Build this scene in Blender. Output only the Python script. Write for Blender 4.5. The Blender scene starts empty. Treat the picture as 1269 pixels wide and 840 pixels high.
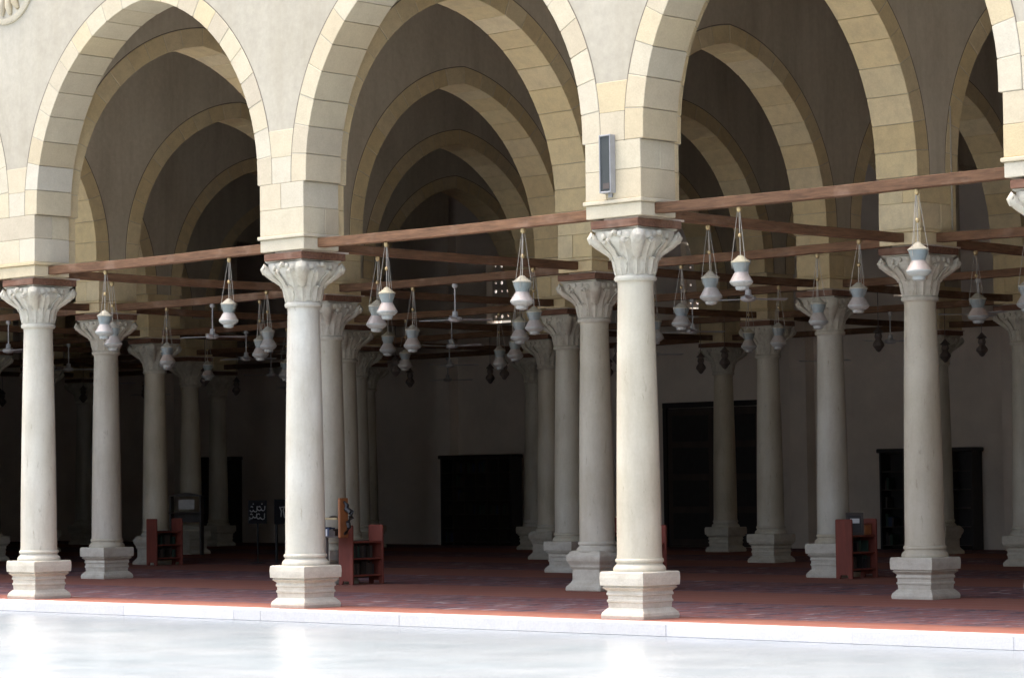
import bpy, bmesh, math, random
from mathutils import Vector, Matrix
R = math.radians
rng = random.Random(7)
scn = bpy.context.scene
col = scn.collection

# ------------------------------------------------------------------ camera
F_PX, YAW, PITCH, CAM_H, ROLL = 3340.08, -0.753983, 0.05305, 1.688, -0.012211
fw = Vector((math.sin(YAW)*math.cos(PITCH), math.cos(YAW)*math.cos(PITCH), math.sin(PITCH)))
rt = Vector((math.cos(YAW), -math.sin(YAW), 0))
up = rt.cross(fw)
cr, sr = math.cos(ROLL), math.sin(ROLL)
Rv, Uv = rt*cr + up*sr, up*cr - rt*sr
cd = bpy.data.cameras.new('camera'); cam = bpy.data.objects.new('camera', cd); col.objects.link(cam)
cam.matrix_world = Matrix(((Rv.x, Uv.x, -fw.x, 0), (Rv.y, Uv.y, -fw.y, 0), (Rv.z, Uv.z, -fw.z, CAM_H), (0, 0, 0, 1)))
cd.sensor_width = 36; cd.lens = 36*F_PX/1269; cd.clip_start = .1; cd.clip_end = 3000
scn.camera = cam

# ------------------------------------------------------------------ world, sun, exposure
SUN_EL, SUN_AZ = R(74), R(290)      # azimuth the light comes from, clockwise from +y
w = bpy.data.worlds.new('World'); scn.world = w; w.use_nodes = True
wn, wl = w.node_tree.nodes, w.node_tree.links
sky = wn.new('ShaderNodeTexSky'); sky.sky_type = 'NISHITA'; sky.sun_disc = False
sky.sun_elevation = SUN_EL; sky.sun_rotation = SUN_AZ
sky.air_density = 0.8; sky.dust_density = 10.0; sky.ozone_density = 1.0
bg = wn['Background']; bg.inputs['Strength'].default_value = 0.15
wl.new(sky.outputs[0], bg.inputs['Color'])
sd = bpy.data.lights.new('sun', 'SUN'); sd.energy = 0.5; sd.angle = R(20); sd.color = (1, .95, .86)
sun = bpy.data.objects.new('sun', sd); col.objects.link(sun)
sdir = Vector((math.sin(SUN_AZ)*math.cos(SUN_EL), math.cos(SUN_AZ)*math.cos(SUN_EL), math.sin(SUN_EL)))
sun.rotation_euler = sdir.to_track_quat('Z', 'Y').to_euler()
scn.view_settings.view_transform = 'Standard'; scn.view_settings.look = 'None'
scn.view_settings.exposure = 2.65; scn.view_settings.gamma = 1
scn.render.engine = 'CYCLES'
scn.cycles.max_bounces = 8; scn.cycles.diffuse_bounces = 6; scn.cycles.glossy_bounces = 4
scn.cycles.use_denoising = True

# ------------------------------------------------------------------ materials
def mat(name):
    m = bpy.data.materials.new(name); m.use_nodes = True
    return m, m.node_tree.nodes, m.node_tree.links, m.node_tree.nodes['Principled BSDF']
def N(n, t, **k):
    o = n.new(t)
    for a, b in k.items(): setattr(o, a, b)
    return o
def ramp(n, stops):
    r = n.new('ShaderNodeValToRGB'); e = r.color_ramp.elements
    while len(e) < len(stops): e.new(.5)
    for i, (p, c) in enumerate(stops): e[i].position = p; e[i].color = (*c, 1) if len(c) == 3 else c
    return r
def mixc(n, l, a, b, fac, mode='MIX'):
    m = n.new('ShaderNodeMix'); m.data_type = 'RGBA'; m.blend_type = mode
    for sock, v in ((0, fac), (6, a), (7, b)):
        if hasattr(v, 'is_linked'): l.new(v, m.inputs[sock])
        else: m.inputs[sock].default_value = v if sock == 0 else (*v, 1)
    return m.outputs[2]
def noise(n, l, scale, detail=5, rough=.6, vec=None, stretch=None, coord='Object'):
    tc = n.new('ShaderNodeTexCoord'); mp = n.new('ShaderNodeMapping')
    if stretch: mp.inputs['Scale'].default_value = stretch
    l.new(tc.outputs[coord], mp.inputs['Vector'])
    oi = n.new('ShaderNodeObjectInfo'); mul = n.new('ShaderNodeMath'); mul.operation = 'MULTIPLY'; mul.inputs[1].default_value = 37
    l.new(oi.outputs['Random'], mul.inputs[0])
    ad = n.new('ShaderNodeVectorMath'); l.new(mp.outputs[0], ad.inputs[0]); l.new(mul.outputs[0], ad.inputs[1])
    t = n.new('ShaderNodeTexNoise'); t.inputs['Scale'].default_value = scale; t.inputs['Detail'].default_value = detail
    t.inputs['Roughness'].default_value = rough; l.new(ad.outputs[0], t.inputs['Vector'])
    return t.outputs['Fac']
def bump(n, l, p, h, dist, strength=1.0):
    b = n.new('ShaderNodeBump'); b.inputs['Distance'].default_value = dist; b.inputs['Strength'].default_value = strength
    l.new(h, b.inputs['Height']); l.new(b.outputs[0], p.inputs['Normal'])
M = {}
def stone(name, pal, rough=.85, b=.004, dirt=(.30, .24, .16), dirt_amt=.35, scale=5, stretch=None, gr=.10, crack=0, streak=0):
    m, n, l, p = mat(name)
    oi = n.new('ShaderNodeObjectInfo')
    r = ramp(n, [(i/(len(pal)-1), c) for i, c in enumerate(pal)]); l.new(oi.outputs['Random'], r.inputs[0])
    f1 = noise(n, l, scale, 6, .65, stretch=stretch)
    d = ramp(n, [(.42, (0, 0, 0)), (.75, (dirt_amt,)*3)]); l.new(f1, d.inputs[0])
    c = mixc(n, l, r.outputs[0], dirt, d.outputs[0])
    f2 = noise(n, l, scale*9, 4, .7)
    g = ramp(n, [(.3, (1-gr,)*3), (.7, (1+gr*.5,)*3)]); l.new(f2, g.inputs[0])
    c2 = mixc(n, l, c, g.outputs[0], 1.0, 'MULTIPLY')
    if streak:
        f5 = noise(n, l, 2.2, 6, .6, stretch=(1.6, 1.6, .12)); k5 = ramp(n, [(.5, (0,)*3), (.72, (streak,)*3)]); l.new(f5, k5.inputs[0])
        c2 = mixc(n, l, c2, dirt, k5.outputs[0])
        f6 = noise(n, l, .45, 3, .5); k6 = ramp(n, [(.35, (.93, .92, .90)), (.65, (1.03, 1.03, 1.03))]); l.new(f6, k6.inputs[0])
        c2 = mixc(n, l, c2, k6.outputs[0], 1.0, 'MULTIPLY')
    if crack:
        f3 = noise(n, l, 5, 7, .75, stretch=(2.5, 2.5, .6)); k3 = ramp(n, [(.60, (0,)*3), (.66, (crack,)*3)]); l.new(f3, k3.inputs[0])
        c2 = mixc(n, l, c2, (.22, .18, .12), k3.outputs[0])
        f4 = noise(n, l, 1.1, 3, .5); k4 = ramp(n, [(.35, (.88, .86, .82)), (.65, (1.04, 1.04, 1.05))]); l.new(f4, k4.inputs[0])
        c2 = mixc(n, l, c2, k4.outputs[0], 1.0, 'MULTIPLY')
    l.new(c2, p.inputs['Base Color']); p.inputs['Roughness'].default_value = rough
    bump(n, l, p, f2, b)
    M[name] = m
stone('voussoir_stone', [(.53, .465, .325), (.52, .435, .275), (.535, .49, .37), (.53, .45, .285), (.51, .46, .335), (.535, .465, .305), (.46, .40, .285), (.54, .435, .235), (.54, .505, .40)], dirt_amt=.25)
stone('inner_stone', [(.69, .565, .315), (.64, .51, .27), (.70, .59, .36), (.67, .54, .285), (.65, .55, .33)])  # set brighter and yellower than the front stone to offset dim light
stone('plaster', [(.425, .388, .295), (.425, .388, .295)], b=.003, dirt=(.33, .29, .20), dirt_amt=.6, scale=.9, stretch=(1.3, 1.3, .35), streak=.35)
stone('inner_plaster', [(.53, .48, .36), (.55, .50, .375)], b=.003, dirt=(.34, .29, .21), dirt_amt=.6, scale=1.1, stretch=(1.3, 1.3, .35), streak=.4)  # same plaster as the front wall, lightened to offset the hall's shade
stone('marble', [(.53, .512, .42), (.525, .49, .365), (.54, .525, .44), (.52, .47, .335), (.53, .505, .40)], rough=.5, b=.002, dirt=(.34, .29, .21), dirt_amt=.55, scale=2.6, stretch=(1.6, 1.6, .35), gr=.05, crack=.45)
stone('carved_marble', [(.55, .525, .42), (.53, .495, .385), (.54, .515, .42)], rough=.8, b=.008, dirt=(.30, .25, .18), dirt_amt=.55, scale=11)
stone('plinth_marble', [(.55, .525, .42), (.51, .475, .37), (.54, .51, .415)], rough=.7, b=.004, dirt=(.32, .27, .19), dirt_amt=.6, scale=5, stretch=(1, 1, 1.8))
stone('kerb_marble', [(.62, .61, .58), (.58, .57, .535), (.64, .63, .61)], rough=.55, b=.003, dirt=(.5, .46, .4), dirt_amt=.3, scale=4)
def plain(name, c, rough=.6, metal=0, var=.12, scale=8, b=.0, stretch=None, spec=.5):
    m, n, l, p = mat(name)
    f = noise(n, l, scale, 5, .65, stretch=stretch)
    g = ramp(n, [(.25, (1-var,)*3), (.75, (1+var,)*3)]); l.new(f, g.inputs[0])
    l.new(mixc(n, l, c, g.outputs[0], 1.0, 'MULTIPLY'), p.inputs['Base Color'])
    p.inputs['Roughness'].default_value = rough; p.inputs['Metallic'].default_value = metal
    p.inputs['Specular IOR Level'].default_value = spec
    if b: bump(n, l, p, f, b)
    M[name] = m
def timber(name, pal):
    m, n, l, p = mat(name)
    oi = n.new('ShaderNodeObjectInfo')
    r = ramp(n, [(i/(len(pal)-1), c) for i, c in enumerate(pal)]); l.new(oi.outputs['Random'], r.inputs[0])
    f = noise(n, l, 3, 6, .7, stretch=(1, 9, 9))
    g = ramp(n, [(.3, (.5,)*3), (.72, (1.5, 1.5, 1.5))]); l.new(f, g.inputs[0])
    c = mixc(n, l, r.outputs[0], g.outputs[0], 1.0, 'MULTIPLY')
    f2 = noise(n, l, 1.6, 4, .6)
    d = ramp(n, [(.55, (0,)*3), (.7, (.4,)*3)]); l.new(f2, d.inputs[0])
    l.new(mixc(n, l, c, (.34, .24, .17), d.outputs[0]), p.inputs['Base Color'])
    p.inputs['Roughness'].default_value = .85; p.inputs['Specular IOR Level'].default_value = .25; bump(n, l, p, f, .004)
    M[name] = m
timber('beam_timber', [(.15, .083, .042), (.105, .056, .029), (.17, .09, .046), (.125, .072, .040)])
timber('plate_timber', [(.14, .070, .042), (.175, .090, .055)])
plain('mortar', (.17, .145, .105), .95, var=.3)
plain('board_end', (.55, .46, .36), .8, var=.2)
plain('dark_wood', (.055, .042, .032), .5, var=.3, scale=4, stretch=(1, 1, .2))
plain('ceiling_timber', (.30, .23, .16), .8, var=.3, scale=4)  # unseen roof's tone, lightened to bounce more daylight into the hall
plain('black_wood', (.026, .023, .021), .45, var=.3)
plain('red_wood', (.185, .042, .024), .7, var=.25, scale=5, stretch=(3, 3, .6))
plain('orange_wood', (.34, .13, .045), .5, var=.2, scale=6)
plain('pale_wood', (.42, .33, .17), .6, var=.15)
plain('iron', (.02, .02, .02), .5, .6)
plain('brass', (.42, .32, .16), .45, .7, var=.2)
plain('rod_grey', (.35, .32, .26), .5, .5)
plain('fan_white', (.38, .38, .36), .4)
plain('lamp_grey', (.30, .30, .29), .5, .1)
plain('lamp_glass', (.045, .05, .045), .45, spec=.3)
stone('cap_cream', [(.40, .37, .27), (.36, .34, .27), (.42, .38, .25)], rough=.35, b=.0005, dirt=(.16, .14, .10), dirt_amt=.5, scale=9)
stone('glass_blue', [(.175, .215, .205), (.21, .235, .215), (.16, .20, .205)], rough=.35, b=.0005, dirt=(.16, .14, .10), dirt_amt=.5, scale=9)
stone('glass_pink', [(.36, .31, .27), (.32, .30, .265), (.38, .305, .25)], rough=.35, b=.0005, dirt=(.16, .14, .10), dirt_amt=.5, scale=9)
stone('glass_white', [(.32, .33, .30), (.29, .31, .285), (.34, .335, .30)], rough=.35, b=.0005, dirt=(.16, .14, .10), dirt_amt=.5, scale=9)
plain('dark_metal', (.10, .08, .065), .5, .4)
plain('wall_paint', (.74, .67, .57), .9, var=.14, scale=.8, b=.002)
plain('paper_white', (.72, .72, .68), .7)
plain('letter_grey', (.38, .38, .36), .8)
plain('sign_black', (.010, .010, .011), .9, spec=.15)
plain('conduit', (.40, .36, .28), .8)
plain('book_green', (.03, .06, .04), .6); plain('book_blue', (.03, .045, .09), .6); plain('book_red', (.22, .04, .03), .6); plain('book_tan', (.38, .28, .17), .6)
for s in ('grey_cloth',): plain(s, (.12, .12, .12), .9)

def carpet_mat():
    m, n, l, p = mat('carpet')
    tc = n.new('ShaderNodeTexCoord'); sp = n.new('ShaderNodeSeparateXYZ'); l.new(tc.outputs['Object'], sp.inputs[0])
    def mth(op, a, b=None, c=None):
        t = n.new('ShaderNodeMath'); t.operation = op
        for i, v in enumerate((a, b, c)):
            if v is None: continue
            if hasattr(v, 'is_linked'): l.new(v, t.inputs[i])
            else: t.inputs[i].default_value = v
        return t.outputs[0]
    x, y = sp.outputs[0], sp.outputs[1]
    nz = noise(n, l, 1.3, 3); wob = mth('MULTIPLY', mth('SUBTRACT', nz, .5), .25)
    yy = mth('ADD', y, wob)
    ph = mth('FRACT', mth('DIVIDE', yy, 6.11))                         # 0 at the carpet's front edge
    band = ramp(n, [(0, (0,)*3), (.155, (0,)*3), (.175, (1,)*3), (.70, (1,)*3), (.72, (0,)*3)]); l.new(ph, band.inputs[0])
    # rug rows inside the band
    row = mth('FRACT', mth('DIVIDE', yy, 1.12)); cel = mth('FRACT', mth('DIVIDE', x, .68))
    rowm = ramp(n, [(0, (1,)*3), (.10, (1,)*3), (.14, (0,)*3), (.42, (0,)*3), (.46, (.8,)*3), (.56, (.8,)*3), (.6, (0,)*3)]); l.new(row, rowm.inputs[0])
    celm = ramp(n, [(0, (1,)*3), (.07, (1,)*3), (.10, (0,)*3)]); l.new(cel, celm.inputs[0])
    lines = mth('MAXIMUM', rowm.outputs[0], celm.outputs[0])
    nf = noise(n, l, 3, 6, .75, stretch=(2.2, .7, 1)); nm = ramp(n, [(.44, (0,)*3), (.56, (1,)*3)]); l.new(nf, nm.inputs[0])
    motif = mth('MULTIPLY', mth('MAXIMUM', lines, mth('MULTIPLY', nm.outputs[0], .75)), band.outputs[0])
    big = noise(n, l, .35, 4, .6)
    base = ramp(n, [(.3, (.255, .103, .076)), (.7, (.30, .13, .09))]); l.new(big, base.inputs[0])
    c = mixc(n, l, base.outputs[0], (.245, .092, .08), mth('MULTIPLY', band.outputs[0], .8))
    c = mixc(n, l, c, (.12, .105, .125), mth('MULTIPLY', motif, .8))
    vo = n.new('ShaderNodeTexVoronoi'); vo.inputs['Scale'].default_value = 1.0; vm_ = n.new('ShaderNodeMapping'); vm_.inputs['Scale'].default_value = (3.0, .75, 1); l.new(tc.outputs['Object'], vm_.inputs['Vector']); l.new(vm_.outputs[0], vo.inputs['Vector'])
    dots = ramp(n, [(.0, (1,)*3), (.11, (1,)*3), (.16, (0,)*3)]); l.new(vo.outputs['Distance'], dots.inputs[0])
    c = mixc(n, l, c, (.50, .46, .44), mth('MULTIPLY', mth('MULTIPLY', dots.outputs[0], band.outputs[0]), .9))
    la = ramp(n, [(.57, (0,)*3), (.62, (1,)*3)]); l.new(noise(n, l, 3.2, 4, .7, stretch=(2.4, .55, 1)), la.inputs[0])
    c = mixc(n, l, c, (.33, .27, .28), mth('MULTIPLY', mth('MULTIPLY', la.outputs[0], band.outputs[0]), .75))
    lb = ramp(n, [(.55, (0,)*3), (.60, (1,)*3)]); l.new(noise(n, l, 2.1, 5, .7, stretch=(1.6, .5, 1)), lb.inputs[0])
    c = mixc(n, l, c, (.055, .05, .065), mth('MULTIPLY', mth('MULTIPLY', lb.outputs[0], band.outputs[0]), .8))
    ln_ = mth('FRACT', mth('DIVIDE', yy, .56)); lr = ramp(n, [(0, (1,)*3), (.10, (1,)*3), (.13, (0,)*3)]); l.new(ln_, lr.inputs[0])
    c = mixc(n, l, c, (.30, .21, .20), mth('MULTIPLY', lr.outputs[0], .35))
    worn = ramp(n, [(.45, (0,)*3), (.8, (.35,)*3)]); l.new(noise(n, l, .8, 5), worn.inputs[0])
    c = mixc(n, l, c, (.21, .11, .08), worn.outputs[0])
    l.new(c, p.inputs['Base Color']); p.inputs['Roughness'].default_value = .95; p.inputs['Specular IOR Level'].default_value = .1
    bump(n, l, p, noise(n, l, 60, 3), .006)
    M['carpet'] = m
carpet_mat()
def floor_mat():
    m, n, l, p = mat('floor_marble')
    f = noise(n, l, .55, 7, .62); v = ramp(n, [(.35, (.160, .190, .208)), (.5, (.182, .208, .225)), (.7, (.20, .223, .237))]); l.new(f, v.inputs[0])
    f2 = noise(n, l, 1.6, 8, .7, stretch=(1, .35, 1)); v2 = ramp(n, [(.46, (1,)*3), (.5, (.95, .955, .96)), (.54, (1,)*3)]); l.new(f2, v2.inputs[0])
    c = mixc(n, l, v.outputs[0], v2.outputs[0], 1.0, 'MULTIPLY')
    br = n.new('ShaderNodeTexBrick'); br.inputs['Scale'].default_value = 1; br.inputs['Mortar Size'].default_value = .006
    br.inputs['Brick Width'].default_value = 1.0; br.inputs['Row Height'].default_value = .6
    br.inputs['Color1'].default_value = (1, 1, 1, 1); br.inputs['Color2'].default_value = (.96, .965, .97, 1); br.inputs['Mortar'].default_value = (.74, .75, .75, 1)
    tc = n.new('ShaderNodeTexCoord'); l.new(tc.outputs['Object'], br.inputs['Vector'])
    c = mixc(n, l, c, br.outputs['Color'], 1.0, 'MULTIPLY')
    l.new(c, p.inputs['Base Color'])
    p.inputs['Specular IOR Level'].default_value = .42
    rr = ramp(n, [(.3, (.20,)*3), (.7, (.27,)*3)]); l.new(noise(n, l, 1.2, 5), rr.inputs[0]); l.new(rr.outputs[0], p.inputs['Roughness'])
    bump(n, l, p, noise(n, l, .9, 2), .0012)
    M['floor_marble'] = m
floor_mat()

# ------------------------------------------------------------------ mesh helpers
class MB:
    def __init__(s): s.v, s.f = [], []
    def add(s, vs, fs):
        o = len(s.v); s.v += [tuple(v) for v in vs]; s.f += [tuple(i+o for i in f) for f in fs]; return s
    def box(s, x0, x1, y0, y1, z0, z1):
        return s.add([(x0, y0, z0), (x1, y0, z0), (x1, y1, z0), (x0, y1, z0), (x0, y0, z1), (x1, y0, z1), (x1, y1, z1), (x0, y1, z1)],
                     [(3, 2, 1, 0), (4, 5, 6, 7), (0, 1, 5, 4), (1, 2, 6, 5), (2, 3, 7, 6), (3, 0, 4, 7)])
    def lathe(s, prof, n=24, c=(0, 0), caps=True, square=False, rot=0):
        o = len(s.v); k = 4 if square else n
        for r, z in prof:
            for i in range(k):
                a = (2*math.pi*i/k) + (math.pi/4 if square else rot)
                q = r*math.sqrt(2) if square else r
                s.v.append((c[0]+q*math.cos(a), c[1]+q*math.sin(a), z))
        for j in range(len(prof)-1):
            for i in range(k):
                a, b = o+j*k+i, o+j*k+(i+1) % k
                s.f.append((a, b, b+k, a+k))
        if caps:
            s.f.append(tuple(o+i for i in reversed(range(k)))); e = o+(len(prof)-1)*k
            s.f.append(tuple(e+i for i in range(k)))
        return s
    def tube(s, pts, rad, n=6, sx=1.0, frame=None):
        pts = [Vector(p) for p in pts]; rads = rad if isinstance(rad, (list, tuple)) else [rad]*len(pts)
        o = len(s.v)
        for i, p in enumerate(pts):
            t = (pts[min(i+1, len(pts)-1)] - pts[max(i-1, 0)]).normalized()
            a = Vector((0, 0, 1)) if abs(t.z) < .9 else Vector((1, 0, 0))
            u = Vector(frame) if frame else t.cross(a).normalized(); q = t.cross(u)
            for k in range(n):
                an = 2*math.pi*k/n
                s.v.append(tuple(p + (u*math.cos(an)*sx + q*math.sin(an))*rads[i]))
        for i in range(len(pts)-1):
            for k in range(n):
                a, b = o+i*n+k, o+i*n+(k+1) % n
                s.f.append((a, b, b+n, a+n))
        s.f.append(tuple(o+k for k in reversed(range(n)))); e = o+(len(pts)-1)*n
        s.f.append(tuple(e+k for k in range(n)))
        return s
    def mesh(s, name, m, smooth=None, bevel=0):
        me = bpy.data.meshes.new(name); me.from_pydata(s.v, [], s.f); me.update()
        bm = bmesh.new(); bm.from_mesh(me)
        bmesh.ops.recalc_face_normals(bm, faces=bm.faces)
        if bevel:
            ed = [e for e in bm.edges if len(e.link_faces) == 2 and e.calc_face_angle(0) > R(25)]
            bmesh.ops.bevel(bm, geom=ed, offset=bevel, segments=1, affect='EDGES', clamp_overlap=True)
        bm.to_mesh(me); bm.free()
        if smooth is not None:
            for p in me.polygons: p.use_smooth = True
            me.set_sharp_from_angle(angle=R(smooth))
        me.materials.append(M[m]); return me
    def build(s, name, m, parent=None, smooth=None, bevel=0, loc=None):
        return put(name, s.mesh(name, m, smooth, bevel), parent, loc)
def put(name, me, parent=None, loc=None, rotz=0):
    o = bpy.data.objects.new(name, me); col.objects.link(o); o.parent = parent
    if loc is not None: o.location = loc
    if rotz: o.rotation_euler.z = rotz
    return o
def thing(name, label, cat, loc=(0, 0, 0), rotz=0, group=None, kind=None):
    o = bpy.data.objects.new(name, None); col.objects.link(o); o.location = loc; o.rotation_euler.z = rotz; o.empty_display_size = .2
    return tag(o, label, cat, group, kind)
def tag(o, label=None, cat=None, group=None, kind=None):
    if label: o['label'] = label
    if cat:
        o['category'] = cat
        if not kind: o['kind'] = 'thing'
    if group: o['group'] = group
    if kind: o['kind'] = kind
    return o
def copy_tree(o, parent=None):
    c = o.copy(); col.objects.link(c); c.parent = parent
    for ch in list(o.children): copy_tree(ch, c)
    return c

# ------------------------------------------------------------------ grid of the hall
L1, L2, X0, Y0 = 6.0839, 6.1099, -21.6846, 25.3484
def gx(i): return X0 + (i-3)*L1
def gy(j): return Y0 + j*L2
def px(x, y, z):                                   # where a point falls, only used to sort things from left to right for the labels
    q = Vector((x, y, z)) - Vector((0, 0, CAM_H)); d = q.dot(fw)
    return 634.5 + F_PX*q.dot(Rv)/d, 420 - F_PX*q.dot(Uv)/d, d
ORD = ['leftmost', 'second', 'third', 'fourth', 'fifth', 'sixth', 'seventh']
ROW = ['front row', 'second row', 'third row', 'fourth row', 'back row']
ORDN = ['first', 'second', 'third', 'fourth', 'fifth', 'sixth', 'seventh']
BACK = gy(4.53)                                    # back wall face
I0, I1 = -5, 6                                     # hall from column line I0 to I1
XL, XR = gx(I0), gx(I1)+.45
Z_SPR, Z_TOP = 5.86, 10.4
YF0, YF1 = Y0-.41, Y0+.25                          # front arcade, outer and inner face

# ------------------------------------------------------------------ ground, kerb, carpet, shell of the hall
tag(MB().add([(-700, -700, -.15), (700, -700, -.15), (700, 700, -.15), (-700, 700, -.15)], [(0, 1, 2, 3)]).build('courtyard_floor', 'floor_marble'),
    'polished white marble courtyard floor reflecting the columns', kind='structure')
o = MB().box(XL, XR, 0, BACK-24.86, -.14, 0).build('carpet_floor', 'carpet', loc=(0, 24.86, 0)); tag(o, 'red patterned carpet covering the prayer hall floor', kind='structure')
kerb = thing('kerb', 'white marble kerb along the edge of the carpet', None, (0, 0, 0), kind='structure')
x = XL
while x < XR:
    ln = rng.choice([.56, 1.5, 2.1, 2.4, 1.8, 2.7])
    MB().box(-ln/2+.0015, ln/2-.0015, -.19, .165, -.149, .002+rng.uniform(-.003, .003)).build('kerb_stone', 'kerb_marble', kerb, bevel=.004, loc=(x+ln/2, 24.69+rng.uniform(-.004, .004), 0))
    x += ln
hw = thing('hall_wall', 'plain dark painted back wall of the prayer hall with pilasters and high pierced windows', 'wall', (0, BACK, 0))
WIN = [(gx(-2.62), 1.15), (gx(-1.68), 1.15), (gx(-.55), 1.15), (gx(.53), 1.15), (gx(1.55), 1.15)]
WZ0, WZ1 = 6.0, 7.75
m = MB(); xs = XL-.4
for wx, ww in WIN:
    m.box(xs, wx-ww/2, 0, .6, -.1, Z_TOP); m.box(wx-ww/2, wx+ww/2, 0, .6, -.1, WZ0); m.box(wx-ww/2, wx+ww/2, 0, .6, WZ1, Z_TOP); xs = wx+ww/2
m.box(xs, XR, 0, .6, -.1, Z_TOP)
m.build('wall_face', 'wall_paint', hw)
for i in range(I0+1, I1):
    MB().box(-.25, .25, -.34, -.002, 0, 8.6).build('pilaster', 'wall_paint', hw, loc=(gx(i), 0, 0))
g = MB(); cs = .23
for a in range(5):
    for b in range(7):
        cx, cz = -.46+a*cs, .18+b*cs+.02
        if b == 6 and a in (0, 4): pass
        out = [(-.5, -.5), (0, -.5), (.5, -.5), (.5, 0), (.5, .5), (0, .5), (-.5, .5), (-.5, 0)]
        rr = .05 if (a+b) % 2 else .03
        vs = []
        for k, (ox, oz) in enumerate(out):
            an = math.atan2(oz, ox); vs.append((cx+ox*cs, 0, cz+oz*cs)); vs.append((cx+rr*math.cos(an), 0, cz+rr*math.sin(an)))
        n0 = len(vs); vs2 = [(v[0], .06, v[2]) for v in vs]
        fs = []
        for k in range(8):
            p, q = 2*k, 2*((k+1) % 8)
            fs += [(p, q, q+1, p+1), (p+n0, p+1+n0, q+1+n0, q+n0), (p+1, q+1, q+1+n0, p+1+n0)]
        g.add(vs+vs2, fs)
gm = g.mesh('window_grille', 'wall_paint')
for wx, ww in WIN: put('window_grille', gm, hw, (wx, .25, WZ0+.0))
tag(MB().box(XL-.8, XL, Y0-.40, BACK+.6, -.1, Z_TOP).build('end_wall', 'wall_paint'), 'dark end wall closing the hall far to the left', 'wall')
tag(MB().box(XR, XR+.4, Y0-.38, BACK+.59, -.1, Z_TOP).build('end_wall', 'wall_paint'), 'end wall closing the hall out of view to the right', 'wall')
tag(MB().box(XL-.9, XR+.5, YF0+.02, BACK+.7, Z_TOP+.002, Z_TOP+.4).build('roof', 'ceiling_timber'), 'flat timber roof over the hall, toned lighter for bounce light', 'roof')

# ------------------------------------------------------------------ arches
ECC, TH, NV = .33, .30, 11
Z_ARC = Z_SPR+.11                                 # short upright stilt below the curve
def half_angles(a):
    Rr = a+ECC
    return Rr, math.acos(ECC/Rr)
def intrados(a, n=26, off=0.0):
    Rr, fm = half_angles(a); Rr += off; fm = math.acos(ECC/Rr)
    r = [(-ECC+Rr, Z_SPR)] + [(-ECC+Rr*math.cos(fm*k/n), Z_ARC+Rr*math.sin(fm*k/n)) for k in range(n+1)]     # right springing up to the apex
    r[-1] = (0, r[-1][1])
    return [(-u, z) for u, z in r][:-1] + list(reversed(r))
def voussoir_meshes(a, d0, d1, m, name):
    """22 wedge stones; local coords (u, depth, z)"""
    Rr, fm = half_angles(a); fo = math.acos(ECC/(Rr+TH)); out = []
    cuts = [0]
    for k in range(NV): cuts.append(cuts[-1] + (1+rng.uniform(-.12, .12)))
    cuts = [c/cuts[-1] for c in cuts]; low = -(Z_ARC-Z_SPR)/Rr
    def P(r, f): return (-ECC+r*math.cos(max(f, 0)), Z_ARC+(r*math.sin(f) if f > 0 else f*Rr))
    for side in (1, -1):
        for k in range(NV):
            f0, f1 = low+(fm-low)*cuts[k], low+(fm-low)*cuts[k+1]
            h0, h1 = f0, (f1 if k < NV-1 else fo)
            gp = .005/Rr; sub = 2
            inner = [(f0+gp)+(f1-f0-2*gp)*q/sub for q in range(sub+1)]
            outer = [(h0+gp*.8)+(h1-h0-1.6*gp)*q/sub for q in range(sub+1)]
            loop = [P(Rr, f) for f in inner] + [P(Rr+TH, f) for f in reversed(outer)]
            n = len(loop); vs = [(side*max(u, .004), d0, z) for u, z in loop] + [(side*max(u, .004), d1, z) for u, z in loop]
            fs = [(0, 1, 4, 5), (1, 2, 3, 4), (n+5, n+4, n+1, n), (n+4, n+3, n+2, n+1)]
            fs += [(q, (q+1) % n, (q+1) % n+n, q+n) for q in range(n)]
            out.append(MB().add(vs, fs).mesh(name, m, bevel=.006))
    return out
def arch_wall(mb, centres, a, u0, u1, d0, d1, ztop, mp):
    """plaster wall pierced by arches; mp maps (u, depth, z) to the world"""
    pts = [(u0, Z_SPR)]
    for c in centres: pts += [(c+u, z) for u, z in intrados(a, 26, .022)]
    pts.append((u1, Z_SPR))
    for k in range(len(pts)-1):
        (ua, za), (ub, zb) = pts[k], pts[k+1]
        if abs(ub-ua) < 1e-6:
            mb.add([mp(ua, d0, za), mp(ub, d0, zb), mp(ub, d1, zb), mp(ua, d1, za)], [(0, 1, 2, 3)]); continue
        vs = [mp(ua, d0, za), mp(ub, d0, zb), mp(ub, d0, ztop), mp(ua, d0, ztop), mp(ua, d1, za), mp(ub, d1, zb), mp(ub, d1, ztop), mp(ua, d1, ztop)]
        mb.add(vs, [(0, 1, 2, 3), (7, 6, 5, 4), (4, 5, 1, 0), (3, 2, 6, 7)])
    for u in (u0, u1):
        mb.add([mp(u, d0, Z_SPR), mp(u, d1, Z_SPR), mp(u, d1, ztop), mp(u, d0, ztop)], [(0, 1, 2, 3)])
def joint_line(parent, a, m, faces, axis, c, name='joint'):
    mb = MB(); Rr = a+ECC+TH
    for d in faces:
        for r0, r1 in ((Rr+.001, Rr+.017),):
            A_, B_ = intrados(a, 26, TH+.001), intrados(a, 26, TH+.017)
            o = len(mb.v); dd = d
            for (u, z), (u2, z2) in zip(A_, B_):
                mb.v += [(u, dd, z), (u2, dd, z2)] if axis == 'x' else [(dd, u, z), (dd, u2, z2)]
            for k in range(len(A_)-1): mb.f.append((o+2*k, o+2*k+1, o+2*k+3, o+2*k+2))
    return mb.build(name, m, parent, loc=c)
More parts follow.
